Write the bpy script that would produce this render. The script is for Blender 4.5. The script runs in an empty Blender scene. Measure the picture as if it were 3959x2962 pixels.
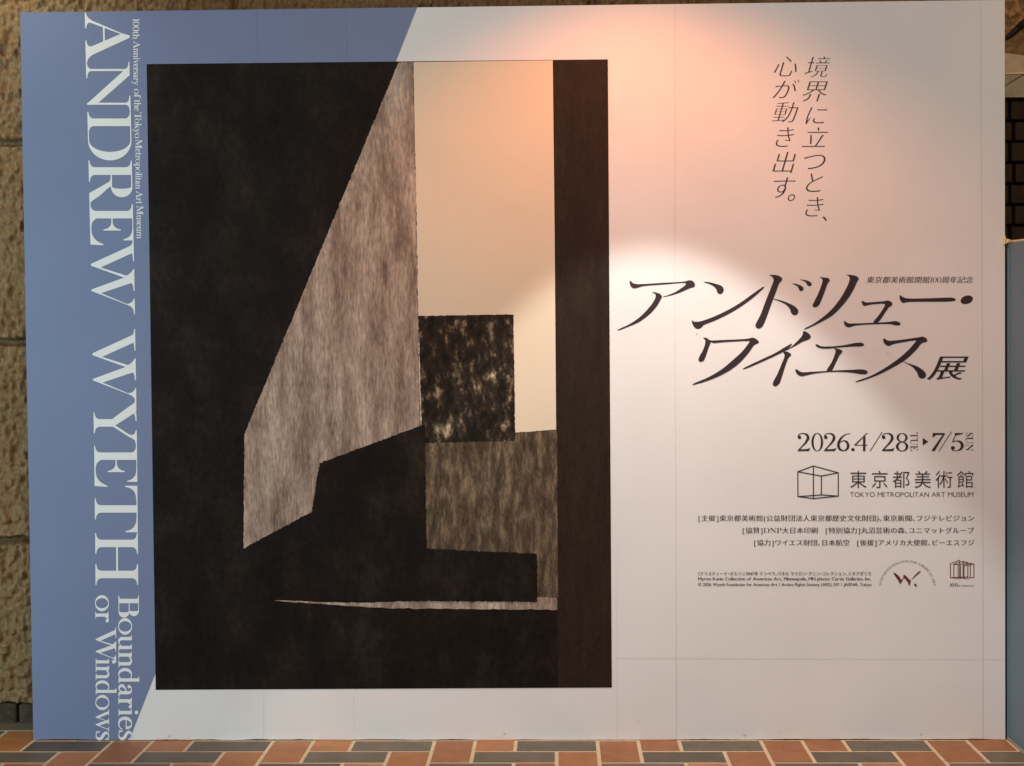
import bpy, math, random
import numpy as np
from mathutils import Vector, Matrix
from mathutils.geometry import delaunay_2d_cdt

random.seed(7)
rng = np.random.default_rng(11)
S = bpy.context.scene
COL = S.collection

# ------------------------------------------------------------------ camera
CAM = np.array([-0.1144, -4.4987, 1.1758])
YAW, PITCH, ROLL, FPX = -0.0286, -0.0265, -0.0081, 5919.75
PW, PH = 3959.0, 2962.0
FW = np.array([math.sin(YAW)*math.cos(PITCH), math.cos(YAW)*math.cos(PITCH), math.sin(PITCH)])
_r = np.array([math.cos(YAW), -math.sin(YAW), 0.0])
_u = np.cross(_r, FW)
RT = _r*math.cos(ROLL) + _u*math.sin(ROLL)
UP = -_r*math.sin(ROLL) + _u*math.cos(ROLL)
cd = bpy.data.cameras.new('camera')
cam = bpy.data.objects.new('camera', cd)
COL.objects.link(cam)
m = Matrix.Identity(4)
for i in range(3):
    m[i][0], m[i][1], m[i][2], m[i][3] = RT[i], UP[i], -FW[i], CAM[i]
cam.matrix_world = m
cd.sensor_width = 36.0
cd.lens = 36.0*FPX/PW
cd.clip_start, cd.clip_end = 0.05, 200
S.camera = cam

# ------------------------------------------------------------------ light
w = bpy.data.worlds.new('World'); S.world = w; w.use_nodes = True
bg = w.node_tree.nodes['Background']
bg.inputs[0].default_value = (0.84, 0.84, 0.86, 1); bg.inputs[1].default_value = 0.12

def lamp(name, kind, loc, target, energy, color, **kw):
    l = bpy.data.lights.new(name, kind); o = bpy.data.objects.new(name, l)
    COL.objects.link(o); o.location = loc
    o.rotation_euler = (Vector(target)-Vector(loc)).to_track_quat('-Z', 'Y').to_euler()
    l.energy = energy; l.color = color
    for k, v in kw.items(): setattr(l, k, v)
    return o
# the downlight in front of the board: a pale core beam and a wide warm halo
lamp('downlight_core', 'SPOT', (0.11, -0.80, 2.43), (0.20, -0.325, 0.0), 92, (1.0, 0.99, 0.93),
     spot_size=math.radians(59), spot_blend=0.24, shadow_soft_size=0.02)
lamp('downlight_halo', 'SPOT', (0.11, -0.70, 2.50), (0.14, -0.06, 0.0), 50, (1.0, 0.31, 0.12),
     spot_size=math.radians(112), spot_blend=0.62, shadow_soft_size=0.03)
# a second downlight over the stone wall at the left
lamp('wall_downlight', 'SPOT', (-1.95, -0.25, 2.75), (-1.75, 0.2, 1.9), 20, (1.0, 0.84, 0.60),
     spot_size=math.radians(80), spot_blend=0.8, shadow_soft_size=0.03)
# a dim amber lamp over the stone behind the right end
lamp('amber_downlight', 'SPOT', (1.45, -0.10, 2.75), (1.32, 0.22, 2.0), 9, (1.0, 0.58, 0.16),
     spot_size=math.radians(60), spot_blend=0.7, shadow_soft_size=0.03)
# daylight from the open side of the forecourt, plus an added unseen warm fill
lamp('open_side_daylight', 'AREA', (-3.5, -2.5, 1.2), (-1.6, 0, 0.6), 76, (0.57, 0.90, 1.0),
     shape='RECTANGLE', size=1.8, size_y=2.0)
lamp('warm_fill', 'AREA', (0.3, -5.6, 3.2), (0.6, 0, 0.7), 116, (1.0, 0.72, 0.57),
     shape='RECTANGLE', size=2.0, size_y=1.2)
S.view_settings.view_transform = 'Standard'
S.view_settings.look = 'None'
S.view_settings.exposure = 0.0
S.view_settings.gamma = 1.0

# ------------------------------------------------------------------ helpers
def ray(px, py, y):
    """world point seen at a photo pixel on the upright plane at depth y"""
    d = FW + RT*((px-1979.5)/FPX) - UP*((py-1481.0)/FPX)
    t = (y-CAM[1])/d[1]
    return CAM + d*t
def B(p):
    q = ray(p[0], p[1], 0.0)
    return (q[0], q[2])

def link(name, me, mats, parent=None):
    o = bpy.data.objects.new(name, me); COL.objects.link(o)
    for mt in (mats if isinstance(mats, (list, tuple)) else [mats]): me.materials.append(mt)
    if parent is not None: o.parent = parent
    return o
def mesh(name, v, f):
    me = bpy.data.meshes.new(name); me.from_pydata([tuple(map(float, a)) for a in v], [], [tuple(a) for a in f]); me.update()
    return me
def empty(name, loc, label, cat, group=None):
    o = bpy.data.objects.new(name, None); COL.objects.link(o); o.location = loc
    o.empty_display_size = 0.1
    return tag(o, label, cat, group)
def tag(o, label, cat, group=None):
    o['label'] = label; o['category'] = cat
    if group: o['group'] = group
    return o
def box(v, f, a, b):
    n = len(v)
    x0, y0, z0 = a; x1, y1, z1 = b
    v += [(x0,y0,z0),(x1,y0,z0),(x1,y1,z0),(x0,y1,z0),(x0,y0,z1),(x1,y0,z1),(x1,y1,z1),(x0,y1,z1)]
    f += [tuple(n+i for i in q) for q in ((0,3,2,1),(4,5,6,7),(0,1,5,4),(1,2,6,5),(2,3,7,6),(3,0,4,7))]
def bevel(o, wd, seg=2):
    b = o.modifiers.new('bevel', 'BEVEL'); b.width = wd; b.segments = seg; b.limit_method = 'ANGLE'

# ------------------------------------------------------------------ materials
def mat(name, color, rough=0.6, spec=0.3):
    mt = bpy.data.materials.new(name); mt.use_nodes = True
    p = mt.node_tree.nodes['Principled BSDF']
    p.inputs['Base Color'].default_value = (*color, 1)
    p.inputs['Roughness'].default_value = rough
    p.inputs['Specular IOR Level'].default_value = spec
    return mt
class NT:
    def __init__(s, mt):
        s.t = mt.node_tree; s.p = s.t.nodes['Principled BSDF']
        s.co = s.n('ShaderNodeTexCoord').outputs['Object']
    def n(s, ty, **kw):
        x = s.t.nodes.new(ty)
        for k, v in kw.items(): setattr(x, k, v)
        return x
    def l(s, a, b): s.t.links.new(a, b)
    def noise(s, scale, detail=4, rough=0.55, stretch=(1,1,1), rot=(0,0,0)):
        mp = s.n('ShaderNodeMapping'); mp.inputs['Scale'].default_value = stretch; mp.inputs['Rotation'].default_value = rot
        s.l(s.co, mp.inputs['Vector'])
        x = s.n('ShaderNodeTexNoise'); x.inputs['Scale'].default_value = scale
        x.inputs['Detail'].default_value = detail; x.inputs['Roughness'].default_value = rough
        s.l(mp.outputs[0], x.inputs['Vector'])
        return x.outputs['Fac']
    def ramp(s, fac, stops):
        r = s.n('ShaderNodeValToRGB'); e = r.color_ramp.elements
        while len(e) < len(stops): e.new(0.5)
        for k, (pos, c) in enumerate(stops):
            e[k].position = pos; e[k].color = (*c, 1) if len(c) == 3 else c
        s.l(fac, r.inputs[0]); return r.outputs['Color']
    def mix(s, fac, a, b, blend='MIX'):
        x = s.n('ShaderNodeMix', data_type='RGBA', blend_type=blend)
        for sock, val in ((x.inputs[0], fac), (x.inputs[6], a), (x.inputs[7], b)):
            if isinstance(val, (float, int)): sock.default_value = val
            elif isinstance(val, tuple): sock.default_value = (*val, 1)
            else: s.l(val, sock)
        return x.outputs[2]
    def color(s, c): s.l(c, s.p.inputs['Base Color'])
    def bump(s, h, strength=0.3, dist=0.002):
        b = s.n('ShaderNodeBump'); b.inputs['Strength'].default_value = strength; b.inputs['Distance'].default_value = dist
        s.l(h, b.inputs['Height']); s.l(b.outputs[0], s.p.inputs['Normal'])

def print_mat(name, c, var=0.04, rough=0.5, spec=0.25):
    mt = mat(name, c, rough, spec); k = NT(mt)
    a = k.noise(2.2, 3); g = k.noise(700, 2)
    c2 = tuple(x*(1-var) for x in c); c1 = tuple(min(1, x*(1+var)) for x in c)
    col = k.ramp(a, [(0.3, c2), (0.7, c1)])
    col = k.mix(0.06, col, k.ramp(g, [(0.3, (0.25,0.25,0.25)), (0.7, (0.95,0.95,0.95))]), 'OVERLAY')
    k.color(col)
    k.bump(k.noise(5.5, 3), 0.12, 0.004)
    return mt
M = {}
M['white'] = print_mat('white_print', (0.72, 0.715, 0.71))
M['seam'] = print_mat('seam_paper', (0.665, 0.655, 0.655))
M['edge'] = print_mat('board_edge_paper', (0.40, 0.42, 0.47))
M['blue'] = print_mat('blue_print', (0.163, 0.203, 0.335))
M['letter_white'] = print_mat('pale_lettering_ink', (0.74, 0.77, 0.76), 0.01)
M['ink'] = print_mat('dark_lettering_ink', (0.030, 0.020, 0.024), 0.02)
M['ink_soft'] = print_mat('soft_dark_ink', (0.070, 0.055, 0.056), 0.02)
M['red'] = print_mat('deep_red_ink', (0.13, 0.022, 0.026), 0.02)
M['core'] = mat('board_core_dark', (0.02, 0.02, 0.025), 0.8)

# ------------------------------------------------------------------ flat printed shapes on the board
def fill(shapes, to_xz, y):
    """shapes: list of shapes; a shape is a list of contours. Returns verts, tris of their union."""
    V, E = [], []
    for sh in shapes:
        for c in sh:
            n = len(V); k = len(c)
            V += [Vector((float(a), float(b))) for a, b in c]
            E += [(n+i, n+(i+1) % k) for i in range(k)]
    vo, eo, fo, *_ = delaunay_2d_cdt(V, E, [], 0, 1e-7)
    P = np.array([(a.x, a.y) for a in vo])
    T = np.array([t for t in fo if len(t) == 3])
    if not len(T): return [], []
    C = P[T].mean(axis=1)
    ins = np.zeros(len(T), bool)
    for sh in shapes:
        par = np.zeros(len(T), int)
        for c in sh:
            a = np.asarray(c, float); b = np.roll(a, -1, 0)
            lo, hi = a.min(0), a.max(0)
            idx = np.where(((C >= lo) & (C <= hi)).all(1))[0]
            if not len(idx): continue
            q = C[idx]
            y0, y1 = a[None, :, 1], b[None, :, 1]
            d = (b[None, :, 0]-a[None, :, 0])*(q[:, None, 1]-y0) - (q[:, None, 0]-a[None, :, 0])*(y1-y0)
            up = (y0 <= q[:, None, 1]) & (y1 > q[:, None, 1]) & (d > 0)
            dn = (y0 > q[:, None, 1]) & (y1 <= q[:, None, 1]) & (d < 0)
            wn = up.sum(1) - dn.sum(1)
            par[idx] += (wn != 0)
        ins |= (par % 2 == 1)
    T = T[ins]
    W = [to_xz(p) for p in P]
    verts = [(a, y, b) for a, b in W]
    tris = []
    for t in T:
        (x0, z0), (x1, z1), (x2, z2) = W[t[0]], W[t[1]], W[t[2]]
        ar = (x1-x0)*(z2-z0)-(x2-x0)*(z1-z0)
        tris.append(tuple(t) if ar > 0 else (t[0], t[2], t[1]))
    return verts, tris
def flat(name, shapes, material, parent, y, to_xz=B):
    v, f = fill(shapes, to_xz, y)
    return link(name, mesh(name, v, f), material, parent)

def catmull(p, closed=True, n=5):
    p = np.asarray(p, float); N = len(p); out = []
    for i in range(N if closed else N-1):
        a = p[(i-1) % N] if closed or i > 0 else 2*p[0]-p[1]
        b, c = p[i], p[(i+1) % N]
        d = p[(i+2) % N] if closed or i+2 < N else 2*p[-1]-p[-2]
        # centripetal blend keeps corners tidy
        for t in np.linspace(0, 1, n, endpoint=False):
            t0 = 0.0; t1 = t0+max(np.linalg.norm(b-a), 1e-6)**0.5; t2 = t1+max(np.linalg.norm(c-b), 1e-6)**0.5; t3 = t2+max(np.linalg.norm(d-c), 1e-6)**0.5
            T = t1+(t2-t1)*t
            A1 = (t1-T)/(t1-t0)*a+(T-t0)/(t1-t0)*b; A2 = (t2-T)/(t2-t1)*b+(T-t1)/(t2-t1)*c; A3 = (t3-T)/(t3-t2)*c+(T-t2)/(t3-t2)*d
            B1 = (t2-T)/(t2-t0)*A1+(T-t0)/(t2-t0)*A2; B2 = (t3-T)/(t3-t1)*A2+(T-t1)/(t3-t1)*A3
            out.append((t2-T)/(t2-t1)*B1+(T-t1)/(t2-t1)*B2)
    if not closed: out.append(p[-1])
    return np.array(out)
def bez(p0, c1, c2, p3, n=8):
    t = np.linspace(0, 1, n)[:, None]
    p0, c1, c2, p3 = (np.array(a, float) for a in (p0, c1, c2, p3))
    return (1-t)**3*p0+3*(1-t)**2*t*c1+3*(1-t)*t*t*c2+t**3*p3

# ------------------------------------------------------------------ a drawn roman face (cap height 735)
CAPH = 735.0
def br(ue, vb, du, dv, ov=115, h=115, t=18):
    c = bez((ov, t), (ov*0.40, t+3), (0, h*0.40), (0, h))
    pts = [(0, 0), (ov, 0)] + list(c)
    return [[(ue+du*a, vb+dv*b) for a, b in pts]]
def rect(u0, v0, u1, v1): return [[(u0, v0), (u1, v0), (u1, v1), (u0, v1)]]
def stem(u0, u1, v0=0, v1=735, foot='lr', head='lr', ov=115, h=115):
    r = [rect(u0, v0, u1, v1)]
    for s, vb, dv in ((foot, v0, 1), (head, v1, -1)):
        if 'l' in s: r.append(br(u0+1, vb, -1, dv, ov, h))
        if 'r' in s: r.append(br(u1-1, vb, 1, dv, ov, h))
    return r
def band(pts, wd, closed=False, n=6):
    p = catmull(pts, closed, n); k = len(p)
    x = np.linspace(0, 1, k); w_ = np.interp(x, np.linspace(0, 1, len(wd)), wd)
    t = np.gradient(p, axis=0); t /= np.maximum(np.linalg.norm(t, axis=1, keepdims=True), 1e-9)
    nn = np.stack([-t[:, 1], t[:, 0]], 1)
    return [list(map(tuple, p+nn*w_[:, None]/2)) + list(map(tuple, (p-nn*w_[:, None]/2)[::-1]))]
def pen(pts, thick=95, thin=24, n=6, pw=1.5):
    p = catmull(pts, False, n)
    t = np.gradient(p, axis=0); t /= np.maximum(np.linalg.norm(t, axis=1, keepdims=True), 1e-9)
    w_ = thin+(thick-thin)*np.abs(t[:, 1])**pw
    nn = np.stack([-t[:, 1], t[:, 0]], 1)
    return [list(map(tuple, p+nn*w_[:, None]/2)) + list(map(tuple, (p-nn*w_[:, None]/2)[::-1]))]
def ell(cx, cy, rx, ry, n=36, a0=0, a1=2*math.pi):
    return [(cx+rx*math.cos(a), cy+ry*math.sin(a)) for a in np.linspace(a0, a1, n, endpoint=(a1-a0) < 6.28)]
def ring(cx, cy, rx, ry, ix, iy): return [ell(cx, cy, rx, ry), ell(cx, cy, ix, iy)]
def bowl(u0, v0, v1, uo, ui, thin):
    """half-round bowl leaving a stem at u0 between heights v0 and v1"""
    vc, ry = (v0+v1)/2, (v1-v0)/2
    co = min(u0+0.9*(uo-u0)-ry*0.75, uo-ry*0.8) if uo-u0 > ry*0.9 else u0
    co = max(co, u0)
    o = [(u0, v0)] + [(co+(uo-co)*math.cos(a), vc+ry*math.sin(a)) for a in np.linspace(-math.pi/2, math.pi/2, 22)] + [(u0, v1)]
    iy = ry-thin
    i = [(u0, v0+thin)] + [(co+(ui-co)*math.cos(a), vc+iy*math.sin(a)) for a in np.linspace(-math.pi/2, math.pi/2, 22)] + [(u0, v1-thin)]
    return [o, i]
def flag(u, v): return [[(u, v), (u-62, v-10), (u-62, v-24), (u-30, v-30), (u, v-60)]]
G = {}
def g(ch, adv, *shapes):
    out = []
    for s in shapes:
        if isinstance(s[0][0], (tuple, np.ndarray)) and np.ndim(s[0][0]) == 1: out.append(s)
        else: out += s
    G[ch] = (out, adv)
LS = dict(ov=62, h=55)
g('A', 810, [[(0,0),(0,18)]+list(bez((0,18),(60,40),(105,70),(140,130)))+[(345,605),(385,745),(425,745),(715,110),(735,55),(760,0),(600,0),(568,105),(360,598),(173,95)]+list(bez((173,95),(165,50),(230,45),(268,20)))+[(268,0)]],
  rect(215,300,500,328), br(590,0,-1,1,120,95), br(735,0,1,1,115,120))
G['A'] = ([ [[(0,0),(0,16)]+list(bez((0,16),(65,30),(105,60),(140,130)))+[(345,605),(385,748),(425,748),(715,105),(765,0),(575,0),(575,90),(360,598),(173,95)]+list(bez((173,95),(160,30),(230,25),(268,16)))+[(268,0)]],
  rect(222,300,500,328), [[(467,0),(467,16)]+list(bez((467,16),(500,22),(590,20),(566,110)))+[(620,60),(620,0)]], [[(690,160)]+list(bez((690,160),(738,55),(790,22),(865,18)))+[(865,0),(690,0)]]], 865)
g('N', 720, rect(0,0,35,735), br(1,0,-1,1,115,95), br(34,0,1,1,125,95), br(1,735,-1,-1,120,95),
  [[(0,735),(105,735),(570,190),(585,150),(602,0),(585,0),(30,632)]], rect(568,0,602,735), br(569,735,-1,-1,120,95), br(601,735,1,-1,115,95))
g('D', 760, stem(0,128,foot='l',head='l'), bowl(120,0,735,705,562,19), br(127,12,1,1,75,110))
g('R', 700, stem(0,130,foot='lr',head='l'), bowl(125,370,735,505,363,20),
  [list(bez((125,370),(200,372),(235,360),(250,335)))+[(436,0),(640,0),(600,22)]+list(bez((581,30),(540,80),(500,150),(481,175)))+list(bez((481,175),(380,300),(345,310),(331,365)))+[(260,392),(125,392)]])
g('E', 640, stem(0,125,foot='l',head='l'), [[(120,720),(120,735),(495,735),(495,560),(478,560)]+list(bez((478,560),(450,690),(380,720),(250,720)))],
  [[(120,0),(565,0),(578,218),(560,220)]+list(bez((560,220),(500,60),(420,22),(290,22)))+list(bez((290,22),(190,22),(150,60),(120,130)))],
  [[(120,364),(120,386)]+list(bez((190,386),(250,392),(300,430),(312,520)))+[(330,520),(330,228),(312,228)]+list(bez((312,228),(300,320),(250,358),(190,364)))])
g('F', 600, stem(0,125,foot='lr',head='l'), [[(120,717),(120,735),(495,735),(495,560),(478,560)]+list(bez((478,560),(450,690),(380,717),(250,717)))],
  [[(120,364),(120,386)]+list(bez((190,386),(250,392),(300,430),(312,520)))+[(330,520),(330,228),(312,228)]+list(bez((312,228),(300,320),(250,358),(190,364)))])
g('W', 1195, [[(0,735),(140,735),(390,165),(560,560),(498,735),(640,735),(822,165),(1005,600),(1055,735),(1085,735),(1025,620),(790,0),(762,0),(545,575),(361,0),(330,0)]],
  br(30,735,-1,-1,112,85), br(118,735,1,-1,165,72), [[(415,735),(415,717)]+list(bez((415,717),(450,710),(510,650),(527,600)))+[(600,640),(600,735)]], br(640,735,1,-1,145,85),
  [[(915,735),(915,717)]+list(bez((915,717),(960,710),(1010,660),(1000,590)))+[(1030,640),(1075,735)]], br(1060,735,1,-1,120,75))
G['W'][0][0][0][:] = [(0,735),(140,735),(155,690),(390,165),(530,605),(498,735),(640,735),(672,620),(822,165),(1005,600),(1030,735),(1085,735),(1025,620),(785,0),(762,0),(560,560),(361,0),(330,0)]
g('Y', 560, stem(0,127,0,345,foot='lr',head='',ov=115), [[(0,300)]+list(bez((0,300),(-5,330),(-15,340),(-28,352)))+[(-240,650),(-290,735),(-130,735),(-62,640),(105,370),(250,590),(300,735),(360,735),(305,610),(127,330),(127,300)]],
  br(-270,735,-1,-1,80,60), br(-110,735,1,-1,140,80), [[(183,735),(183,717)]+list(bez((183,717),(240,710),(285,680),(262,600)))+[(320,640),(330,735)]], br(335,735,1,-1,125,85))
g('T', 640, stem(0,125,head=''), [[(-328,735),(-328,525),(-308,525)]+list(bez((-308,525),(-290,660),(-230,708),(-90,715)))+list(bez((215,715),(350,708),(420,650),(434,525)))+[(455,525),(455,735)]])
g('H', 800, stem(0,125), stem(522,648), rect(120,358,530,390))
g('B', 640, stem(0,130,foot='l',head='l'), bowl(125,0,395,600,445,22), bowl(125,375,735,555,405,22))
g('M', 930, rect(0,0,34,735), br(1,0,-1,1,110,90), br(33,0,1,1,110,90), br(5,735,-1,-1,110,60), [[(0,735),(140,735),(410,150),(430,0),(380,0),(34,620)]],
  [[(380,0),(415,0),(700,735),(650,735)]], stem(660,790,foot='lr',head='r'))
g('O', 800, ring(370,367,370,380,258,352))
g('U', 760, stem(0,128,180,735,foot='',head='lr'), rect(560,180,594,735), br(561,735,-1,-1,110,90), br(593,735,1,-1,110,90),
  band([(64,200),(80,100),(170,25),(300,5),(440,30),(545,110),(577,200)],[128,115,70,30,28,34,34]))
g('I', 300, stem(0,128))
g('C', 720, band([(600,520),(560,640),(450,715),(340,725),(180,650),(62,368),(180,80),(350,10),(490,40),(620,190)],[30,30,26,40,100,125,100,40,26,30]), [[(590,735),(612,735),(612,500),(596,500)]])
g('S', 560, band([(425,560),(390,660),(270,720),(130,680),(75,570),(150,440),(320,320),(420,200),(370,60),(230,12),(90,70),(30,215)],[26,26,26,60,105,120,125,110,60,26,26,26]),
  [[(418,735),(440,735),(440,520),(424,520)]], [[(18,250),(34,250),(42,10),(18,0)]])
g('o', 560, ring(267,238,267,250,178,226))
g('i', 210, stem(0,95,0,480,foot='lr',head='',**LS), flag(2,480), [ell(45,650,60,60,20)])
g('l', 210, stem(0,95,0,750,foot='lr',head='',**LS), flag(2,750))
def arch(u0, u1): 
    return [list(catmull([(u0-20,380),(u0+70,465),(u0+170,492),(u1-60,465),(u1-5,400),(u1,330)],False))+list(catmull([(u1-93,330),(u1-110,410),(u1-170,438),(u0+90,420),(u0,360)],False))]
g('n', 470, stem(0,95,0,480,foot='lr',head='',**LS), flag(2,480), arch(92,385), stem(292,385,0,340,foot='lr',head='',**LS))
g('h', 470, stem(0,95,0,750,foot='lr',head='',**LS), flag(2,750), arch(92,385), stem(292,385,0,340,foot='lr',head='',**LS))
g('m', 770, stem(0,95,0,480,foot='lr',head='',**LS), flag(2,480), arch(92,385), stem(292,385,0,340,foot='lr',head='',**LS), arch(380,675), stem(582,675,0,340,foot='lr',head='',**LS))
g('u', 470, stem(0,95,130,480,foot='',head='',**LS), flag(2,480), stem(292,385,0,480,foot='r',head='',**LS), flag(294,480),
  [list(catmull([(0,150),(15,60),(90,-8),(190,0),(310,90)],False))+list(catmull([(300,130),(230,50),(160,38),(105,80),(95,150)],False))])
g('r', 320, stem(0,95,0,480,foot='lr',head='',**LS), flag(2,480), pen([(85,360),(140,440),(215,474)],60,30), [ell(240,425,54,54,20)])
g('d', 520, stem(345,440,0,750,foot='r',head='',**LS), flag(347,750), band([(370,400),(300,455),(220,470),(110,410),(48,238),(110,60),(220,8),(310,40),(370,110)],[24,24,26,80,98,80,26,24,24]))
g('b', 520, stem(0,95,20,750,foot='',head='',**LS), flag(2,750), band([(70,400),(140,455),(220,470),(330,410),(392,238),(330,60),(220,8),(130,30),(70,90)],[24,24,26,80,98,80,26,24,24]))
g('p', 520, stem(0,95,-230,480,foot='lr',head='',**LS), flag(2,480), band([(70,400),(140,455),(220,470),(330,410),(392,238),(330,60),(220,8),(130,30),(70,90)],[24,24,26,80,98,80,26,24,24]))
g('a', 440, [ell(85,375,52,52,20)], band([(48,390),(110,455),(190,468),(262,430),(283,340),(283,240)],[30,26,30,70,93,93]), rect(236,60,330,260),
  band([(240,275),(130,235),(48,130),(90,35),(170,22),(250,90)],[30,50,92,70,36,28]), band([(283,80),(310,22),(370,20),(405,55)],[90,60,28,20]))
g('e', 470, rect(60,262,405,290), band([(365,270),(350,390),(300,452),(220,468),(110,410),(48,240),(110,55),(240,10),(350,45),(418,140)],[85,70,40,26,80,98,85,40,28,22]))
g('s', 390, band([(300,370),(280,430),(190,470),(95,435),(75,365),(130,290),(245,215),(292,130),(250,40),(165,10),(75,40),(35,135)],[22,22,24,55,85,98,100,85,50,24,22,22]),
  [[(295,480),(312,480),(312,345),(298,345)]], [[(25,155),(40,155),(44,5),(25,0)]])
g('w', 720, [[(0,480),(100,480),(240,120),(345,375),(320,480),(410,480),(525,120),(640,420),(640,480),(680,480),(500,0),(478,0),(340,355),(235,0),(210,0)]], rect(-50,462,150,480), rect(260,462,470,480), rect(570,462,740,480))
g('v', 480, [[(0,480),(100,480),(245,120),(365,420),(365,480),(410,480),(235,0),(205,0)]], rect(-50,462,155,480), rect(300,462,470,480))
g('y', 480, [[(0,480),(100,480),(245,120),(365,420),(365,480),(410,480),(205,-60),(165,-50),(195,10)]], rect(-50,462,155,480), rect(300,462,470,480), band([(190,-60),(140,-180),(60,-200)],[40,35,40]), [ell(55,-180,52,48,18)])
g('t', 330, rect(60,90,155,620), rect(0,455,290,480), band([(108,110),(140,25),(210,15),(285,70)],[95,70,34,20]))
g('f', 310, stem(40,135,0,600,foot='lr',head='',**LS), rect(-30,455,240,480), band([(88,580),(110,690),(190,742),(270,700)],[95,70,34,40]), [ell(265,680,50,48,18)])
g('k', 480, stem(0,95,0,750,foot='lr',head='',**LS), flag(2,750), [[(90,190),(90,230),(310,470),(350,470)]], [[(180,300),(270,330),(450,0),(320,0)]], rect(240,462,440,480), rect(280,0,480,18))
g('1', 330, stem(60,160,0,735,foot='lr',head='',ov=80,h=40), [[(62,735),(-20,690),(-20,668),(62,690)]])
g('0', 500, ring(240,367,240,375,150,350))
g('2', 480, [ell(75,560,68,68,20)], band([(20,590),(70,680),(200,725),(350,670),(400,540),(330,380),(190,210),(40,40)],[40,34,30,80,105,80,50,40]),
  [[(0,0),(430,0),(480,130),(462,130)]+list(bez((462,130),(400,78),(330,75),(100,75)))+[(20,40)]])
g('4', 520, [[(330,0),(420,0),(420,620),(395,620),(330,500)]], [[(0,225),(0,255),(460,735),(520,735),(520,715),(480,715),(70,255)]], rect(0,225,500,255))
g('5', 480, [ell(85,130,72,72,20)], band([(30,110),(90,30),(220,10),(370,90),(420,230),(350,370),(210,410),(60,370)],[40,34,28,85,105,85,40,26]), [[(50,365),(90,365),(190,640),(165,640)]],
  [[(155,735),(155,600)]+list(bez((180,625),(260,680),(380,640),(470,735)))])
g('6', 500, band([(505,715),(330,680),(150,520),(55,270),(110,80),(250,15),(380,90),(420,230),(360,380),(240,425),(120,350)],[26,30,70,100,90,34,80,100,80,34,24]))
g('7', 500, [[(60,735),(505,735),(505,700),(130,0),(0,0),(420,660),(180,660),(70,560),(45,560)]])
g('8', 490, ring(240,185,240,198,140,168), ring(240,550,210,185,125,158))
g('P', 620, stem(0,130,foot='lr',head='l'), bowl(125,330,735,545,400,22))
g('.', 200, [ell(70,62,70,66,18)])
g('/', 480, [[(0,-10),(28,-10),(460,790),(432,790)]])
KERN = {('W','i'): -165, ('T','o'): -150, ('r','y'): -20, ('A','r'): -50, ('A','n'): -50, ('v','e'): -30, ('r','o'): -20, ('k','y'): -40, ('o','w'): -40, ('w','s'): -30, ('y','o'): -40}
def heavier(sh, k):
    if not k: return sh
    out = []
    for s_ in sh:
        cs = []
        for i, c in enumerate(s_):
            c = np.asarray(c, float)
            c = np.array([p for j, p in enumerate(c) if np.linalg.norm(p-c[j-1]) > 1e-6])
            q = weight([c], k if i == 0 else -k, (k if i == 0 else -k)*0.5)[0]
            cs.append([tuple(p) for p in q])
        out.append(cs)
    return out
def layout(text, gap=30, bold=0):
    out, u, prev = [], 0.0, ''
    for ch in text:
        if ch == ' ': u += 260; prev = ''; continue
        sh, adv = G[ch]
        u += KERN.get((prev, ch), 0); prev = ch
        pts = np.array([p for s in sh for c in s for p in c])
        lo = pts[:, 0].min()
        out.append([[[(a-lo+u, b) for a, b in c] for c in s] for s in heavier(sh, bold)])
        u += pts[:, 0].max()-lo+gap
    return [s for gl in out for s in gl], u-gap
def place(shapes, f): return [[[f(a, b) for a, b in c] for c in s] for s in shapes]
def word_down(text, y0, y1, bx, cap, gap=30, bold=0):
    """lettering turned a quarter clockwise, running down the board from photo row y0 to y1"""
    sh, L = layout(text, gap, bold); k = (y1-y0)/L; q = cap/CAPH
    return place(sh, lambda u, v: (bx+v*q, y0+u*k))
def word_right(text, x0, x1, by, cap, gap=30):
    sh, L = layout(text, gap); k = (x1-x0)/L; q = cap/CAPH
    return place(sh, lambda u, v: (x0+u*k, by-v*q))

# ------------------------------------------------------------------ outlines of the built-in face, for the Japanese text
_cache = {}
def outline(ch):
    if ch in _cache: return _cache[ch]
    c = bpy.data.curves.new('tmp', 'FONT'); c.body = ch; c.size = 1
    o = bpy.data.objects.new('tmp', c); COL.objects.link(o)
    cu = o.to_curve(bpy.context.evaluated_depsgraph_get())
    res = []
    for s in cu.splines:
        bp = s.bezier_points; pts = []
        for i in range(len(bp)):
            a, b = bp[i], bp[(i+1) % len(bp)]
            p0, c1, c2, p3 = (np.array(x[:2]) for x in (a.co, a.handle_right, b.handle_left, b.co))
            d = p3-p0
            cr = abs(d[0]*(c1-p0)[1]-d[1]*(c1-p0)[0])+abs(d[0]*(c2-p0)[1]-d[1]*(c2-p0)[0])
            pts += list(bez(p0, c1, c2, p3, 2 if cr < 1e-5 else 6)[:-1])
        pts = [p for i, p in enumerate(pts) if np.linalg.norm(p-pts[i-1]) > 1e-5]
        if len(pts) > 2: res.append(np.array(pts))
    o.to_curve_clear(); bpy.data.objects.remove(o); bpy.data.curves.remove(c)
    _cache[ch] = res
    return res
def area(p): q = np.roll(p, -1, 0); return 0.5*np.sum(p[:, 0]*q[:, 1]-q[:, 0]*p[:, 1])
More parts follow.
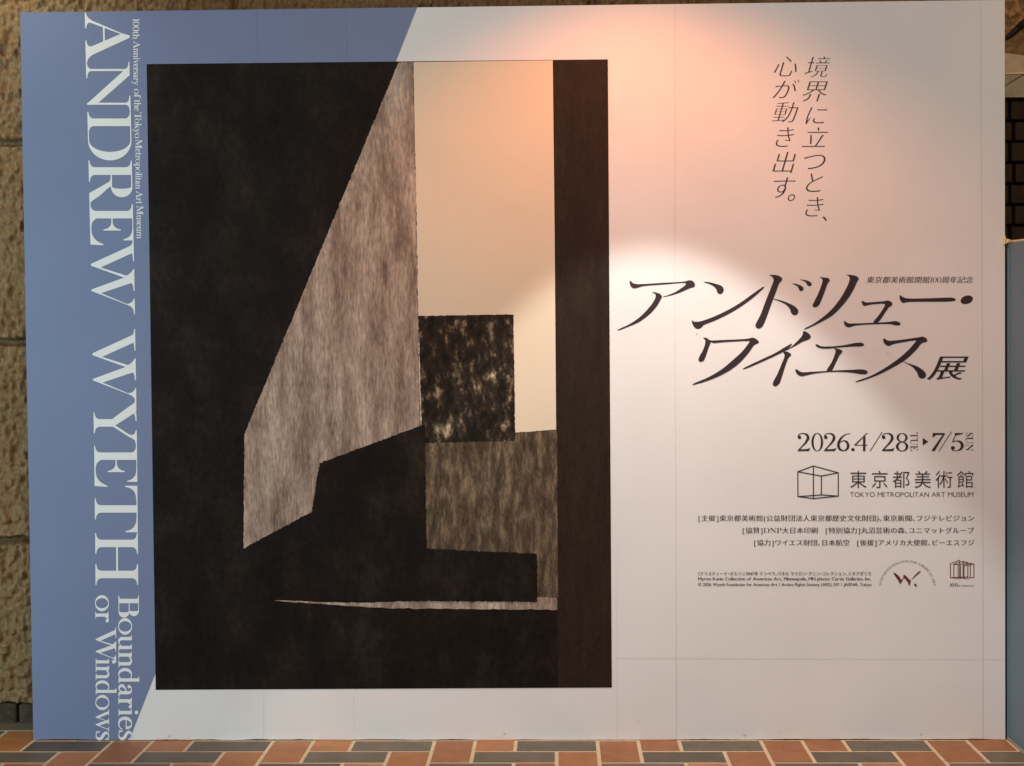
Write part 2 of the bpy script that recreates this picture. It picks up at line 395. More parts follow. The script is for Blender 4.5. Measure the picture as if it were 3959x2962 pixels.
def weight(conts, ax, ay):
    """thin (negative) or fatten an outline: ax on upright strokes, ay on level ones"""
    if not conts: return conts
    sg = 1 if max(conts, key=lambda c: abs(area(c))) is not None and area(max(conts, key=lambda c: abs(area(c)))) > 0 else -1
    out = []
    for c in conts:
        e = np.roll(c, -1, 0)-c; e /= np.maximum(np.linalg.norm(e, axis=1, keepdims=True), 1e-9)
        n1 = np.stack([e[:, 1], -e[:, 0]], 1)*sg; n0 = np.roll(n1, 1, 0)
        mm = n0+n1; den = np.maximum(1+(n0*n1).sum(1, keepdims=True), 0.35)
        mm = mm/den
        out.append(c+mm*np.array([ax, ay]))
    return out
def char_box(ch, x0, x1, y0, y1, ax=0.0, ay=0.0, slant=0.0):
    cs = weight(outline(ch), ax, ay)
    cs = [np.stack([c[:, 0]+c[:, 1]*slant, c[:, 1]], 1) for c in cs]
    a = np.concatenate(cs); lo, hi = a.min(0), a.max(0)
    return [[(x0+(p[0]-lo[0])/(hi[0]-lo[0])*(x1-x0), y1-(p[1]-lo[1])/(hi[1]-lo[1])*(y1-y0)) for p in c] for c in cs]
NARROW = {'、': 0.5, '・': 0.5, '(': 0.36, ')': 0.36, '[': 0.46, ']': 0.46, ' ': 0.3, '　': 0.9, '〈': 0.5, '〉': 0.5}
def jline(text, x0, x1, ytop, ybot, ax=0.0, ay=0.0, slant=0.0, track=0.0, serif=False):
    """one line of text fitted between photo columns x0..x1 and rows ytop..ybot"""
    u = 0.0; items = []
    for ch in text:
        if ch in ' 　': u += NARROW[ch]; continue
        if serif and ch in G and ch not in './':
            for s_ in G[ch][0]:
                pp = [np.array([(p[0]/980.0, p[1]/980.0) for p in c]) for c in s_]
                items.append((pp, u-min(p[0] for q in G[ch][0] for c in q for p in c)/980.0+0.02, False))
            al = [p[0] for q in G[ch][0] for c in q for p in c]; u += (max(al)-min(al))/980.0+0.06
            continue
        cs = outline(ch)
        a = np.concatenate(cs); lo, hi = a[:, 0].min(), a[:, 0].max()
        if ch in NARROW: items.append((cs, u-lo+(NARROW[ch]-(hi-lo))*(0.15 if ch == '、' else 0.5), True)); u += NARROW[ch]
        elif ord(ch) < 0x3000: items.append((cs, u-lo+0.03, True)); u += hi-lo+0.07
        else: items.append((cs, u, True)); u += 1.0+track
    shapes = []
    for cs, du, hv in items:
        cs = weight(cs, ax, ay) if hv else cs
        shapes.append([np.stack([c[:, 0]+du+c[:, 1]*slant, c[:, 1]], 1) for c in cs])
    a = np.concatenate([c for s in shapes for c in s]); lo, hi = a.min(0), a.max(0)
    return [[[(x0+(p[0]-lo[0])/(hi[0]-lo[0])*(x1-x0), ybot-(p[1]-lo[1])/(hi[1]-lo[1])*(ybot-ytop)) for p in c] for c in s] for s in shapes]

# ------------------------------------------------------------------ the floor
U = 0.12; Y0 = 0.0064
def build_floor():
    fv, ff, fm, fc = [], [], [], []
    gp, bv, h = 0.0054, 0.0010, 0.0
    def tile(x0, x1, ya, yb, mi, tone):
        a, b, c, d = x0+gp, x1-gp, ya+gp, yb-gp
        dz = random.uniform(-0.0004, 0.0004)
        n = len(fv)
        for k, (ins, z) in enumerate(((0, -0.006), (0, -bv), (bv, 0))):
            for q in ((a+ins, c+ins), (b-ins, c+ins), (b-ins, d-ins), (a+ins, d-ins)): fv.append((q[0], q[1], z+dz*(k > 0)))
        for k in range(2):
            for i in range(4): ff.append((n+4*k+i, n+4*k+(i+1) % 4, n+4*k+4+(i+1) % 4, n+4*k+4+i))
        ff.append((n+8, n+9, n+10, n+11))
        fm.extend([mi]*9); fc.extend([tone]*12)
    for r in range(-6, 30):
        yt = -Y0-r*U
        for u in range(-26, 27):
            k = (u+r) % 4
            if k == 0: tile(u*U, (u+1)*U, yt-2*U, yt, 0, random.random())
            elif k == 2: tile(u*U, (u+2)*U, yt-U, yt, 1, random.random())
    me = mesh('floor', fv, ff)
    at = me.color_attributes.new('tone', 'FLOAT_COLOR', 'POINT')
    at.data.foreach_set('color', np.repeat(np.array(fc, np.float32)[:, None], 4, 1).ravel())
    def tm(name, stops):
        mt = mat(name, (0.3, 0.1, 0.04), 0.5, 0.35); k = NT(mt)
        a = k.n('ShaderNodeAttribute', attribute_name='tone')
        base = k.ramp(a.outputs['Fac'], stops)
        col = k.mix(0.55, base, k.ramp(k.noise(14, 6, 0.65), [(0.3, (0.33,0.33,0.33)), (0.7, (0.66,0.66,0.66))]), 'OVERLAY')
        col = k.mix(0.25, col, k.ramp(k.noise(260, 3, 0.7), [(0.35, (0.25,0.25,0.25)), (0.65, (0.72,0.72,0.72))]), 'OVERLAY')
        k.color(col); k.bump(k.noise(180, 4, 0.6), 0.35, 0.001)
        return mt
    o1 = tm('orange_clay_tile', [(0.0, (0.30,0.118,0.040)), (0.5, (0.39,0.160,0.052)), (1.0, (0.46,0.205,0.075))])
    d1 = tm('dark_umber_tile', [(0.0, (0.098,0.080,0.056)), (0.5, (0.125,0.101,0.070)), (1.0, (0.160,0.125,0.086))])
    fl = link('floor', me, [o1, d1]); me.polygons.foreach_set('material_index', fm); fl['kind'] = 'structure'
    gm = mat('pale_grout', (0.50, 0.40, 0.26), 0.9, 0.1); k = NT(gm)
    k.color(k.ramp(k.noise(60, 5, 0.7), [(0.22, (0.38,0.29,0.17)), (0.5, (0.66,0.53,0.35))])); k.bump(k.noise(300, 3), 0.5, 0.001)
    gv, gf = [], []
    gv = [(-14,-9,-0.0012),(14,-9,-0.0012),(14,4,-0.0012),(-14,4,-0.0012)]
    gr = link('ground_bed', mesh('ground_bed', gv, [(0,1,2,3)]), gm); gr['kind'] = 'structure'
build_floor()

# ------------------------------------------------------------------ the rough stone wall behind
def value_noise(shape, cell, seed):
    r = np.random.default_rng(seed)
    h, w_ = shape; ny, nx = int(h/cell[0])+4, int(w_/cell[1])+4
    gd = r.random((ny, nx))
    yy = np.arange(h)/cell[0]; xx = np.arange(w_)/cell[1]
    iy, ix = yy.astype(int), xx.astype(int); fy, fx = yy-iy, xx-ix
    fy = fy*fy*(3-2*fy); fx = fx*fx*(3-2*fx)
    a = gd[np.ix_(iy, ix)]; b = gd[np.ix_(iy, ix+1)]; c = gd[np.ix_(iy+1, ix)]; d = gd[np.ix_(iy+1, ix+1)]
    return (a*(1-fx)+b*fx)*(1-fy)[:, None]+(c*(1-fx)+d*fx)*fy[:, None]
def build_wall():
    st = 0.004
    X0, X1, Z0, Z1 = -2.35, 1.75, ray(40, 2712, 0.22)[2], 2.62
    nx, nz = int((X1-X0)/st), int((Z1-Z0)/st)
    xs = X0+np.arange(nx)*st; zs = Z0+np.arange(nz)*st
    hgt = 0.010*value_noise((nz, nx), (3.2, 2.6), 1)+0.012*value_noise((nz, nx), (7, 5), 2)+0.014*value_noise((nz, nx), (22, 18), 3)+0.02*value_noise((nz, nx), (90, 110), 4)
    flake = value_noise((nz, nx), (5.5, 2.8), 5); hgt += 0.011*np.clip((flake-0.5)*3, 0, 1)
    # joints: level courses and staggered uprights
    zj = ray(40, 548, 0.22)[2]; xj = ray(904, 20, 0.22)[0]
    jw = 0.009
    jit = 0.006*(value_noise((nz, nx), (20, 20), 8)-0.5)
    joint = np.zeros((nz, nx))
    for k in range(-4, 4):
        zz = zj+k*0.62
        joint = np.maximum(joint, np.clip(1.6-np.abs(zs[:, None]-zz+jit)/jw, 0, 1))
        rowm = ((zs > zz) & (zs <= zz+0.62))[:, None]
        off = xj if k % 2 == 0 else xj+0.55
        for q in range(-4, 5):
            joint = np.maximum(joint, rowm*np.clip(1.6-np.abs(xs[None, :]-(off+q*1.1)+jit)/jw, 0, 1))
    hgt = hgt*(1-joint)-0.022*joint
    V = np.empty((nz, nx, 3), np.float32)
    V[..., 0] = xs[None, :]+0.006*(value_noise((nz, nx), (4, 4), 9)-0.5); V[..., 2] = zs[:, None]+0.006*(value_noise((nz, nx), (4, 4), 10)-0.5); V[..., 1] = 0.245-hgt
    idx = np.arange(nz*nx).reshape(nz, nx)
    F = np.stack([idx[:-1, :-1], idx[:-1, 1:], idx[1:, 1:], idx[1:, :-1]], -1).reshape(-1, 4).astype(np.int32)
    me = bpy.data.meshes.new('masonry')
    me.vertices.add(nz*nx); me.vertices.foreach_set('co', V.reshape(-1))
    me.loops.add(F.size); me.loops.foreach_set('vertex_index', F.ravel())
    me.polygons.add(len(F)); me.polygons.foreach_set('loop_start', np.arange(0, F.size, 4, dtype=np.int32)); me.polygons.foreach_set('loop_total', np.full(len(F), 4, np.int32))
    me.update(calc_edges=True)
    mt = mat('rough_brown_stone', (0.2, 0.14, 0.08), 0.85, 0.2); k = NT(mt)
    big = k.ramp(k.noise(1.8, 4), [(0.3, (0.17,0.098,0.042)), (0.7, (0.25,0.16,0.078))])
    grain = k.ramp(k.noise(75, 4, 0.6, (1.5,1,0.8)), [(0.30, (0.12,0.062,0.024)), (0.5, (0.22,0.14,0.066)), (0.66, (0.32,0.23,0.125)), (0.78, (0.46,0.37,0.24))])
    k.color(k.mix(0.6, big, grain)); k.bump(k.noise(220, 4, 0.65), 0.6, 0.003)
    root = empty('stone_wall', (-0.3, 0.24, 0), 'rough brown stone block wall rising behind the printed board', 'wall')
    o = link('masonry', me, mt, root); o.location = (0.3, -0.24, 0)
    # dark plinth at the foot
    v, f = [], []
    zt = Z0-0.004
    xk = ray(66, 2740, 0.20)[0]
    box(v, f, (X0, 0.205, -0.02), (xk-0.005, 0.36, zt)); box(v, f, (xk+0.005, 0.198, -0.02), (X1, 0.36, zt))
    pm = mat('dark_plinth_stone', (0.05, 0.04, 0.03), 0.8, 0.2); k = NT(pm)
    k.color(k.ramp(k.noise(30, 6, 0.7), [(0.3, (0.028,0.022,0.014)), (0.7, (0.085,0.066,0.042))])); k.bump(k.noise(60, 5, 0.7), 0.7, 0.006)
    p = link('plinth', mesh('plinth', v, f), pm, root); p.location = (0.3, -0.24, 0); bevel(p, 0.008)
    v, f = [], []
    box(v, f, (X0, 0.275, 0.0), (X1, 0.5, Z1)); c = link('wall_core', mesh('wall_core', v, f), M['core'], root); c.location = (0.3, -0.24, 0)
build_wall()

# ------------------------------------------------------------------ right of the board: brick pier, lintel, slanting bar
def build_right():
    yb = 0.165
    xl = ray(3820, 600, yb)[0]; xr = xl+0.50
    zt = ray(3900, 380, yb)[2]; zj = ray(3920, 872, yb)[2]; ch = ray(3920, 791, yb)[2]-zj
    xv = ray(3906, 700, yb)[0]
    v, f = [], []
    z = zj-ch*30; k = 0; bl = 0.215; mo = 0.0042
    while z < zt:
        z0, z1 = max(z+mo, 0.002), min(z+ch-mo, zt-0.004)
        if z1 > z0+0.01:
            off = xv+(0.0 if k % 2 else 0.012)
            x = off-bl
            while x < xr:
                a, b = max(x+mo, xl), min(x+bl-mo, xr)
                if b > a+0.01:
                    d = random.uniform(0, 0.007)
                    box(v, f, (a, yb+d, z0), (b, yb+0.05, z1))
                x += bl
        z += ch; k += 1
    bm = mat('dark_brown_brick', (0.07, 0.045, 0.02), 0.75, 0.2); q = NT(bm)
    q.color(q.ramp(q.noise(24, 6, 0.7), [(0.3, (0.012,0.008,0.003)), (0.7, (0.040,0.027,0.010))])); q.bump(q.noise(90, 5, 0.7), 0.6, 0.004)
    root = empty('brick_pier', ((xl+xr)/2, 0.19, 0), 'dark brown brick pier behind the board and the blue panel', 'pier')
    o = link('brickwork', mesh('brickwork', v, f), bm, root); o.location = (-(xl+xr)/2, -0.19, 0); bevel(o, 0.004)
    v, f = [], []; box(v, f, (xl+0.004, yb+0.022, 0), (xr-0.004, 0.2, zt-0.006))
    jm = mat('black_mortar', (0.004, 0.003, 0.0025), 0.9, 0.1)
    o = link('mortar', mesh('mortar', v, f), jm, root); o.location = (-(xl+xr)/2, -0.19, 0)
    # pale lintel with a raised ridge and a slanting fold
    yl = 0.150
    P = lambda px, py, dy=0.0: tuple(ray(px, py, yl+dy))
    v = [P(3820,376), P(4200,376), P(4200,246), P(3820,196), P(3820,376,0.10), P(4200,376,0.10), P(4200,246,0.10), P(3820,196,0.10)]
    f = [(0,1,2,3),(4,7,6,5),(0,4,5,1),(1,5,6,2),(2,6,7,3),(3,7,4,0)]
    n = len(v)   # upper lip, proud of the face and ending in the slanting fold
    v += [P(3820,372,-0.001), P(3960,288,-0.001), P(4200,284,-0.001), P(4200,250,-0.001), P(3820,199,-0.001), P(3820,286,-0.016), P(3960,283,-0.018), P(4200,280,-0.018), P(4200,252,-0.012), P(3820,201,-0.006)]
    f += [(n,n+1,n+6,n+5),(n+1,n+2,n+7,n+6),(n+5,n+6,n+9),(n+6,n+7,n+8,n+9),(n+9,n+8,n+3,n+4)]
    lm = mat('pale_buff_concrete', (0.30, 0.25, 0.17), 0.8, 0.2); q = NT(lm)
    q.color(q.ramp(q.noise(30, 6, 0.65), [(0.3, (0.33,0.285,0.19)), (0.7, (0.46,0.41,0.29))])); q.bump(q.noise(140, 4), 0.4, 0.002)
    lx = P(4000,376)
    root2 = empty('concrete_lintel', lx, 'pale buff concrete lintel with a slanting fold above dark bricks', 'lintel')
    o = link('lintel_slab', mesh('lintel_slab', v, f), lm, root2); o.location = (-lx[0], -lx[1], -lx[2])
    a, b = ray(3800, 287, yl-0.018), ray(3957, 283.5, yl-0.020)
    v, f = [], []; tube(v, f, [a, (a+b)/2, b], [0.0016, 0.0019, 0.0026], 8)
    rm = mat('pale_ridge', (0.68, 0.62, 0.46), 0.7)
    o = link('ridge', mesh('ridge', v, f), rm, root2); o.location = (-lx[0], -lx[1], -lx[2])
    # dark bar slanting across the stone
    v, f = [], []
    pts = [ray(3780, 190, 0.215), ray(3860, 158, 0.21), ray(3900, 139, 0.205), ray(3935, 110, 0.20), ray(3965, 86, 0.19), ray(4040, 30, 0.18)]
    tube(v, f, pts, [0.007, 0.007, 0.0075, 0.010, 0.012, 0.013], 12)
    o = link('slanting_bar', mesh('slanting_bar', v, f), mat('black_rubber', (0.006, 0.006, 0.008), 0.6))
    tag(o, 'black slanting bar crossing the amber stone beside the board top', 'bar')
def tube(v, f, pts, rad, seg=10, smooth=True):
    pts = np.array(pts, float); rad = np.array(rad, float)
    if smooth and len(pts) > 2:
        q = catmull3(pts); rad = np.interp(np.linspace(0, 1, len(q)), np.linspace(0, 1, len(rad)), rad); pts = q
    n0 = len(v); t = np.gradient(pts, axis=0)
    ref = np.array([0.3, 0.5, 0.8])
    for p, d, r in zip(pts, t, rad):
        d = d/max(np.linalg.norm(d), 1e-9); a = np.cross(d, ref); a /= np.linalg.norm(a); b = np.cross(d, a)
        for k in range(seg):
            an = 2*math.pi*k/seg; v.append(tuple(p+r*(a*math.cos(an)+b*math.sin(an))))
    m_ = len(pts)
    for i in range(m_-1):
        for k in range(seg): f.append((n0+i*seg+k, n0+i*seg+(k+1) % seg, n0+(i+1)*seg+(k+1) % seg, n0+(i+1)*seg+k))
    f.append(tuple(n0+k for k in range(seg))[::-1]); f.append(tuple(n0+(m_-1)*seg+k for k in range(seg)))
def catmull3(p, n=6):
    out = []
    for i in range(len(p)-1):
        a = p[i-1] if i else 2*p[0]-p[1]; b, c = p[i], p[i+1]; d = p[i+2] if i+2 < len(p) else 2*p[-1]-p[-2]
        for t in np.linspace(0, 1, n, endpoint=False):
            out.append(0.5*((2*b)+(c-a)*t+(2*a-5*b+4*c-d)*t*t+(3*b-a-3*c+d)*t**3))
    out.append(p[-1]); return np.array(out)
build_right()

# ------------------------------------------------------------------ blue side panel and the cord tied over it
def build_side():
    zt = ray(3900, 942, 0.0)[2]
    xw = 1.2035
    root = empty('side_panel', (xw+0.018, -0.35, 0), 'low blue-grey panel standing square to the right end of the board', 'panel')
    v, f = [], []; box(v, f, (xw, -0.45, 0.004), (xw+0.036, 0.012, zt))
    bm = print_mat('blue_grey_panel', (0.115, 0.165, 0.195), 0.10, 0.5)
    L = (-(xw+0.018), 0.35, 0)
    o = link('panel_board', mesh('panel_board', v, f), bm, root); o.location = L; bevel(o, 0.0025)
    v, f = [], []; box(v, f, (xw-0.0025, -0.004, 0.006), (xw+0.001, 0.010, zt-0.004))
    o = link('edge_strip', mesh('edge_strip', v, f), print_mat('teal_edge', (0.13, 0.24, 0.28), 0.05), root); o.location = L
    v, f = [], []; box(v, f, (xw-0.003, -0.45, 0.0008), (xw+0.04, 0.0, 0.007))
    o = link('foot_strip', mesh('foot_strip', v, f), mat('worn_foot_strip', (0.33, 0.27, 0.19), 0.8), root); o.location = L
    cm = mat('yellow_cord', (0.62, 0.47, 0.20), 0.75, 0.2); q = NT(cm)
    q.color(q.ramp(q.noise(120, 4, 0.6, (1,1,3)), [(0.3, (0.70,0.55,0.24)), (0.7, (0.86,0.74,0.42))])); q.bump(q.noise(400, 2), 0.5, 0.001)
    def R(px, py, y): return ray(px, py, y)
    root = empty('tied_cord', tuple(R(3890, 930, 0.0)), 'pale yellow cord knotted at the board edge above the blue panel', 'cord')
    base = np.array(root.location)
    def piece(name, pts, rad, mt=cm):
        v, f = [], []; tube(v, f, [p-base for p in pts], rad, 10); o = link(name, mesh(name, v, f), mt, root)
        for p in o.data.polygons: p.use_smooth = True
    piece('cord_run', [R(3884,934,0.016), R(3905,934,0.017), R(3930,932.5,0.018), R(3965,929,0.02), R(4040,925,0.02)], [0.0045]*5)
    piece('knot', [R(3887,934,0.0), R(3894,932.5,-0.003), R(3905,934,0.002)], [0.0058, 0.0070, 0.0060])
    piece('loop', [R(3880,913,-0.004), R(3884,920,-0.006), R(3885,932,-0.007), R(3882,944,-0.006), R(3881,949,-0.004)], [0.0025,0.0048,0.0036,0.0026,0.002])
    piece('loop', [R(3880,910,-0.004), R(3883,911,-0.003), R(3886,908,0.002)], [0.0018, 0.0022, 0.0014])
    piece('loop', [R(3883,942,-0.006), R(3889,940,-0.007), R(3891,943,-0.004)], [0.0016, 0.0022, 0.0016])
    piece('shadow_line', [R(3903,938,-0.0035), R(3899,952,-0.004), R(3893,962,-0.004), R(3889,967,-0.002)], [0.0012]*4, mat('grey_shadow_line', (0.08,0.09,0.10), 0.8))  # shadow line on the side panel, built as a thin dark grey tube
build_side()

# ------------------------------------------------------------------ the printed board
XL, XR, H = -1.6828, 1.1944, 2.158
TL, TR, BR_, BL_ = (78, 48), (3885, -1), (3887, 2860), (129, 2862)
board = empty('exhibition_board', ((XL+XR)/2, 0.02, 0), 'wide printed exhibition board with blue band, dark picture and Japanese title', 'sign')
OFF = (-(XL+XR)/2, -0.02, 0)
class Root: pass
def on_board(o): o.location = OFF; return o
cTL, cTR, cBR, cBL = B(TL), B(TR), B(BR_), B(BL_)
# body: the outline of the photographed board, 32 mm thick, lifted on the paving
v = []
for y in (0.0, 0.032):
    for (x, z) in (cBL, cBR, cTR, cTL): v.append((x, y, max(z, 0.004)))
f = [(0,1,2,3),(5,4,7,6),(0,4,5,1),(1,5,6,2),(2,6,7,3),(3,7,4,0)]
o = on_board(link('board_body', mesh('board_body', v, f), M['edge'], board)); bevel(o, 0.002, 2)
timber = mat('bare_timber', (0.25,0.17,0.09), 0.8)
for xa in (XL+0.25, -0.3, XR-0.25):
    v, f = [], []; box(v, f, (xa-0.03, 0.034, 0.003), (xa+0.03, 0.11, 1.9))
    on_board(link('rear_batten', mesh('rear_batten', v, f), timber, board))
# the printed face, its lower edge trimmed by hand
xs = np.linspace(cBL[0]+0.0004, cBR[0]-0.0006, 260)
low = np.interp(np.arange(260), np.arange(0, 270, 6), rng.normal(0.0017, 0.0014, 45))+rng.normal(0, 0.00025, 260)
low = np.clip(low, 0.0008, 0.0055)
ident = lambda p: p
face = [[(x, z) for x, z in zip(xs, low)] + [(cTR[0]-0.0006, cTR[1]-0.0006), (cTL[0]+0.0004, cTL[1]-0.0006)]]
on_board(flat('print_sheet', [face], M['white'], board, -0.0006, ident))
xq = B((512, 2857))[0]
xt = B((1613, 33))[0]
blue = [(cTL[0]+0.0004, cTL[1]-0.0006), (xt, cTL[1]+(cTR[1]-cTL[1])*(xt-cTL[0])/(cTR[0]-cTL[0])-0.0006)]
blue += [(x, z+0.0002) for x, z in zip(xs, low) if x < xq][::-1]
on_board(flat('blue_field', [[blue]], M['blue'], board, -0.0012, ident))
# sheet seams: narrow paper laps running the height of the board, and one level fold
def seam(pts, wd, mt=M['seam'], y=-0.0018):
    a = np.array([B(p) for p in pts]); d = np.gradient(a, axis=0); d /= np.linalg.norm(d, axis=1, keepdims=True)
    n_ = np.stack([-d[:, 1], d[:, 0]], 1)*wd/2
    on_board(flat('seam', [[list(map(tuple, a+n_))+list(map(tuple, (a-n_)[::-1]))]], mt, board, y, ident))
M['blue_lap'] = print_mat('blue_lap_paper', (0.180, 0.222, 0.322))
M['bright_lap'] = print_mat('bright_lap_paper', (0.80, 0.80, 0.80))
seam([(2608, 24), (2608, 1100), (2614, 2856)], 0.0022); seam([(3790, 4), (3796, 1500), (3799, 2857)], 0.0016)
seam([(2381, 2100), (2384, 2856)], 0.0012); seam([(2384, 2543), (3100, 2546), (3884, 2548)], 0.0014)
seam([(1364, 2664), (1366, 2858)], 0.0030, M['bright_lap']); seam([(1019, 2668), (1019, 2858)], 0.0010)
seam([(993, 42), (996, 246)], 0.0016, M['blue_lap']); seam([(1338, 37), (1340, 244)], 0.0016, M['blue_lap'])
for px_, wd in ((1364, 0.0022),): pass

# ---- plain colour-field picture: the place, size and colours of the printed picture, nothing of its drawing
def field_mat(name, stops, scale, stretch=(1,1,1), rot=(0,0,0), rough=0.6, fine=0.35, spec=0.10):
    mt = mat(name, stops[0][1], rough, spec); k = NT(mt)
    col = k.ramp(k.noise(scale, 8, 0.68, stretch, rot), stops)
    col = k.mix(fine, col, k.ramp(k.noise(scale*9, 5, 0.7, stretch, rot), [(0.3, (0.22,0.22,0.22)), (0.7, (0.78,0.78,0.78))]), 'OVERLAY')
    k.color(col); k.bump(k.noise(5.5, 3), 0.12, 0.004); return mt
M['dark'] = field_mat('near_black_brown_field', [(0.30, (0.0045,0.0030,0.0022)), (0.5, (0.0095,0.0066,0.0048)), (0.66, (0.019,0.0130,0.0092)), (0.82, (0.038,0.026,0.018))], 7, (1.15,1,0.75), fine=0.7)
M['post'] = field_mat('dark_umber_field', [(0.3, (0.014,0.0085,0.0055)), (0.6, (0.024,0.014,0.0085)), (0.8, (0.042,0.027,0.017))], 14, (1.8,1,0.4), rough=0.6, fine=0.6, spec=0.14)
M['taupe'] = field_mat('taupe_grain_field', [(0.28, (0.10,0.066,0.050)), (0.42, (0.23,0.168,0.130)), (0.56, (0.36,0.285,0.225)), (0.74, (0.52,0.43,0.34))], 7, (2.6,1,0.55), fine=0.8)
M['cream'] = print_mat('cream_field', (0.66, 0.56, 0.42))
M['straw'] = field_mat('straw_field_print', [(0.30, (0.026,0.018,0.011)), (0.48, (0.075,0.053,0.034)), (0.62, (0.17,0.125,0.08)), (0.78, (0.33,0.255,0.17))], 12, (3.2,1,0.9), (0,math.radians(-24),0), fine=0.8)
def rough_edge(pts, amp, n=6, seed=0):
    r = np.random.default_rng(seed); p = np.array(pts, float); out = []
    for i in range(len(p)):
        a, b = p[i], p[(i+1) % len(p)]; L = np.linalg.norm(b-a); k = max(2, int(L/n))
        t = np.linspace(0, 1, k, endpoint=False)[:, None]; q = a+(b-a)*t
        nn = np.array([-(b-a)[1], (b-a)[0]])/L
        q[1:] += nn*r.normal(0, amp, (k-1, 1)); out += list(map(tuple, q))
    return out
pic = on_board(flat('picture', [[[(567.5, 248.5), (2350, 230), (2365.5, 2658), (602.5, 2667)]]], M['dark'], board, -0.0018))
def fld(name, polys, mt, y): 
    o = flat(name, [[p] for p in polys], mt, pic, y); return o
fld('taupe_field', [rough_edge([(1541, 241.5), (1597, 241), (1612, 900), (1622, 1500), (1640, 2030), (1500, 2090), (1240, 1960), (942, 2120), (945, 1680)], 1.0, 7, 3)], M['taupe'], -0.0023)
fld('cream_field', [[(1599, 240.8), (2137, 233.8), (2154, 1800), (1626, 1812)]], M['cream'], -0.0023)
fld('straw_field', [rough_edge([(1630, 1700), (2153, 1660), (2158, 2310), (1900, 2300), (1640, 2200)], 0.8, 7, 5)], M['straw'], -0.0028)
fld('post_field', [[(2139, 233), (2349, 231), (2364.5, 2655), (2158, 2656)]], M['post'], -0.0023)
fld('sill_stripe', [rough_edge([(1060, 2322), (1400, 2330), (2153, 2306), (2154, 2358), (1500, 2352)], 1.2, 20, 8)], M['taupe'], -0.0023)
# straight-edged dark blocks
M['mottle'] = field_mat('dark_mottled_field', [(0.42, (0.010,0.0075,0.005)), (0.54, (0.030,0.022,0.014)), (0.61, (0.16,0.12,0.075)), (0.70, (0.50,0.41,0.28))], 17, (1.5,1,0.9), (0,math.radians(24),0), fine=0.85)
fld('mottled_field', [rough_edge([(1618, 1222), (1985, 1216), (1992, 1705), (1632, 1712)], 0.8, 7, 5)], M['mottle'], -0.0033)
fld('dark_block', [rough_edge([(1236, 1790), (1642, 1640), (1650, 2120), (2075, 2140), (2078, 2326), (1150, 2320)], 1.3, 6, 6)], M['dark'], -0.0044)

# ---- lettering
YL = -0.0018
BASE_Y = [50, 300, 440, 650, 1025, 1600, 1730, 1950, 2120, 2300]
BASE_X = [328.4, 334.2, 338.6, 343.4, 352.3, 362.2, 364.6, 367.0, 369.0, 370]
def title():
    sh = []
    for ch, y0 in (('A',49.2),('N',267.3),('D',458.7),('R',647),('E',816),('W',944.8),('W',1290.4),('Y',1620.6),('E',1749.4),('T',1953.3),('H',2086.6)):
        for s in G[ch][0]:
            sh.append([[(np.interp(y0+u/4.355, BASE_Y, BASE_X)+v_/4.355*(1.0-0.00001*y0), y0+u/4.355) for u, v_ in c] for c in s])
    return sh
on_board(flat('title_lettering', title(), M['letter_white'], board, YL))
on_board(flat('subtitle_lettering', word_down('Boundaries', 2302.4, 2861, 459, 78.5, 28, 7), M['letter_white'], board, YL))
on_board(flat('subtitle_lettering', word_down('or', 2301.5, 2406, 369.5, 78.5, 30, 7) + word_down('Windows', 2426, 2861, 371, 78.5, 24, 7), M['letter_white'], board, YL))
an = []
for t, a, b in (('100th',73.7,152),('Anniversary',160,331),('of',344,380),('the',387,430),('Tokyo',435,535),('Metropolitan',540,731),('Art',738,789),('Museum',796,923)):
    an += word_down(t, a, b, np.interp((a+b)/2, [74, 923], [513.5, 530.5]), 25, 26, 10)
on_board(flat('anniversary_lettering', an, M['letter_white'], board, YL))

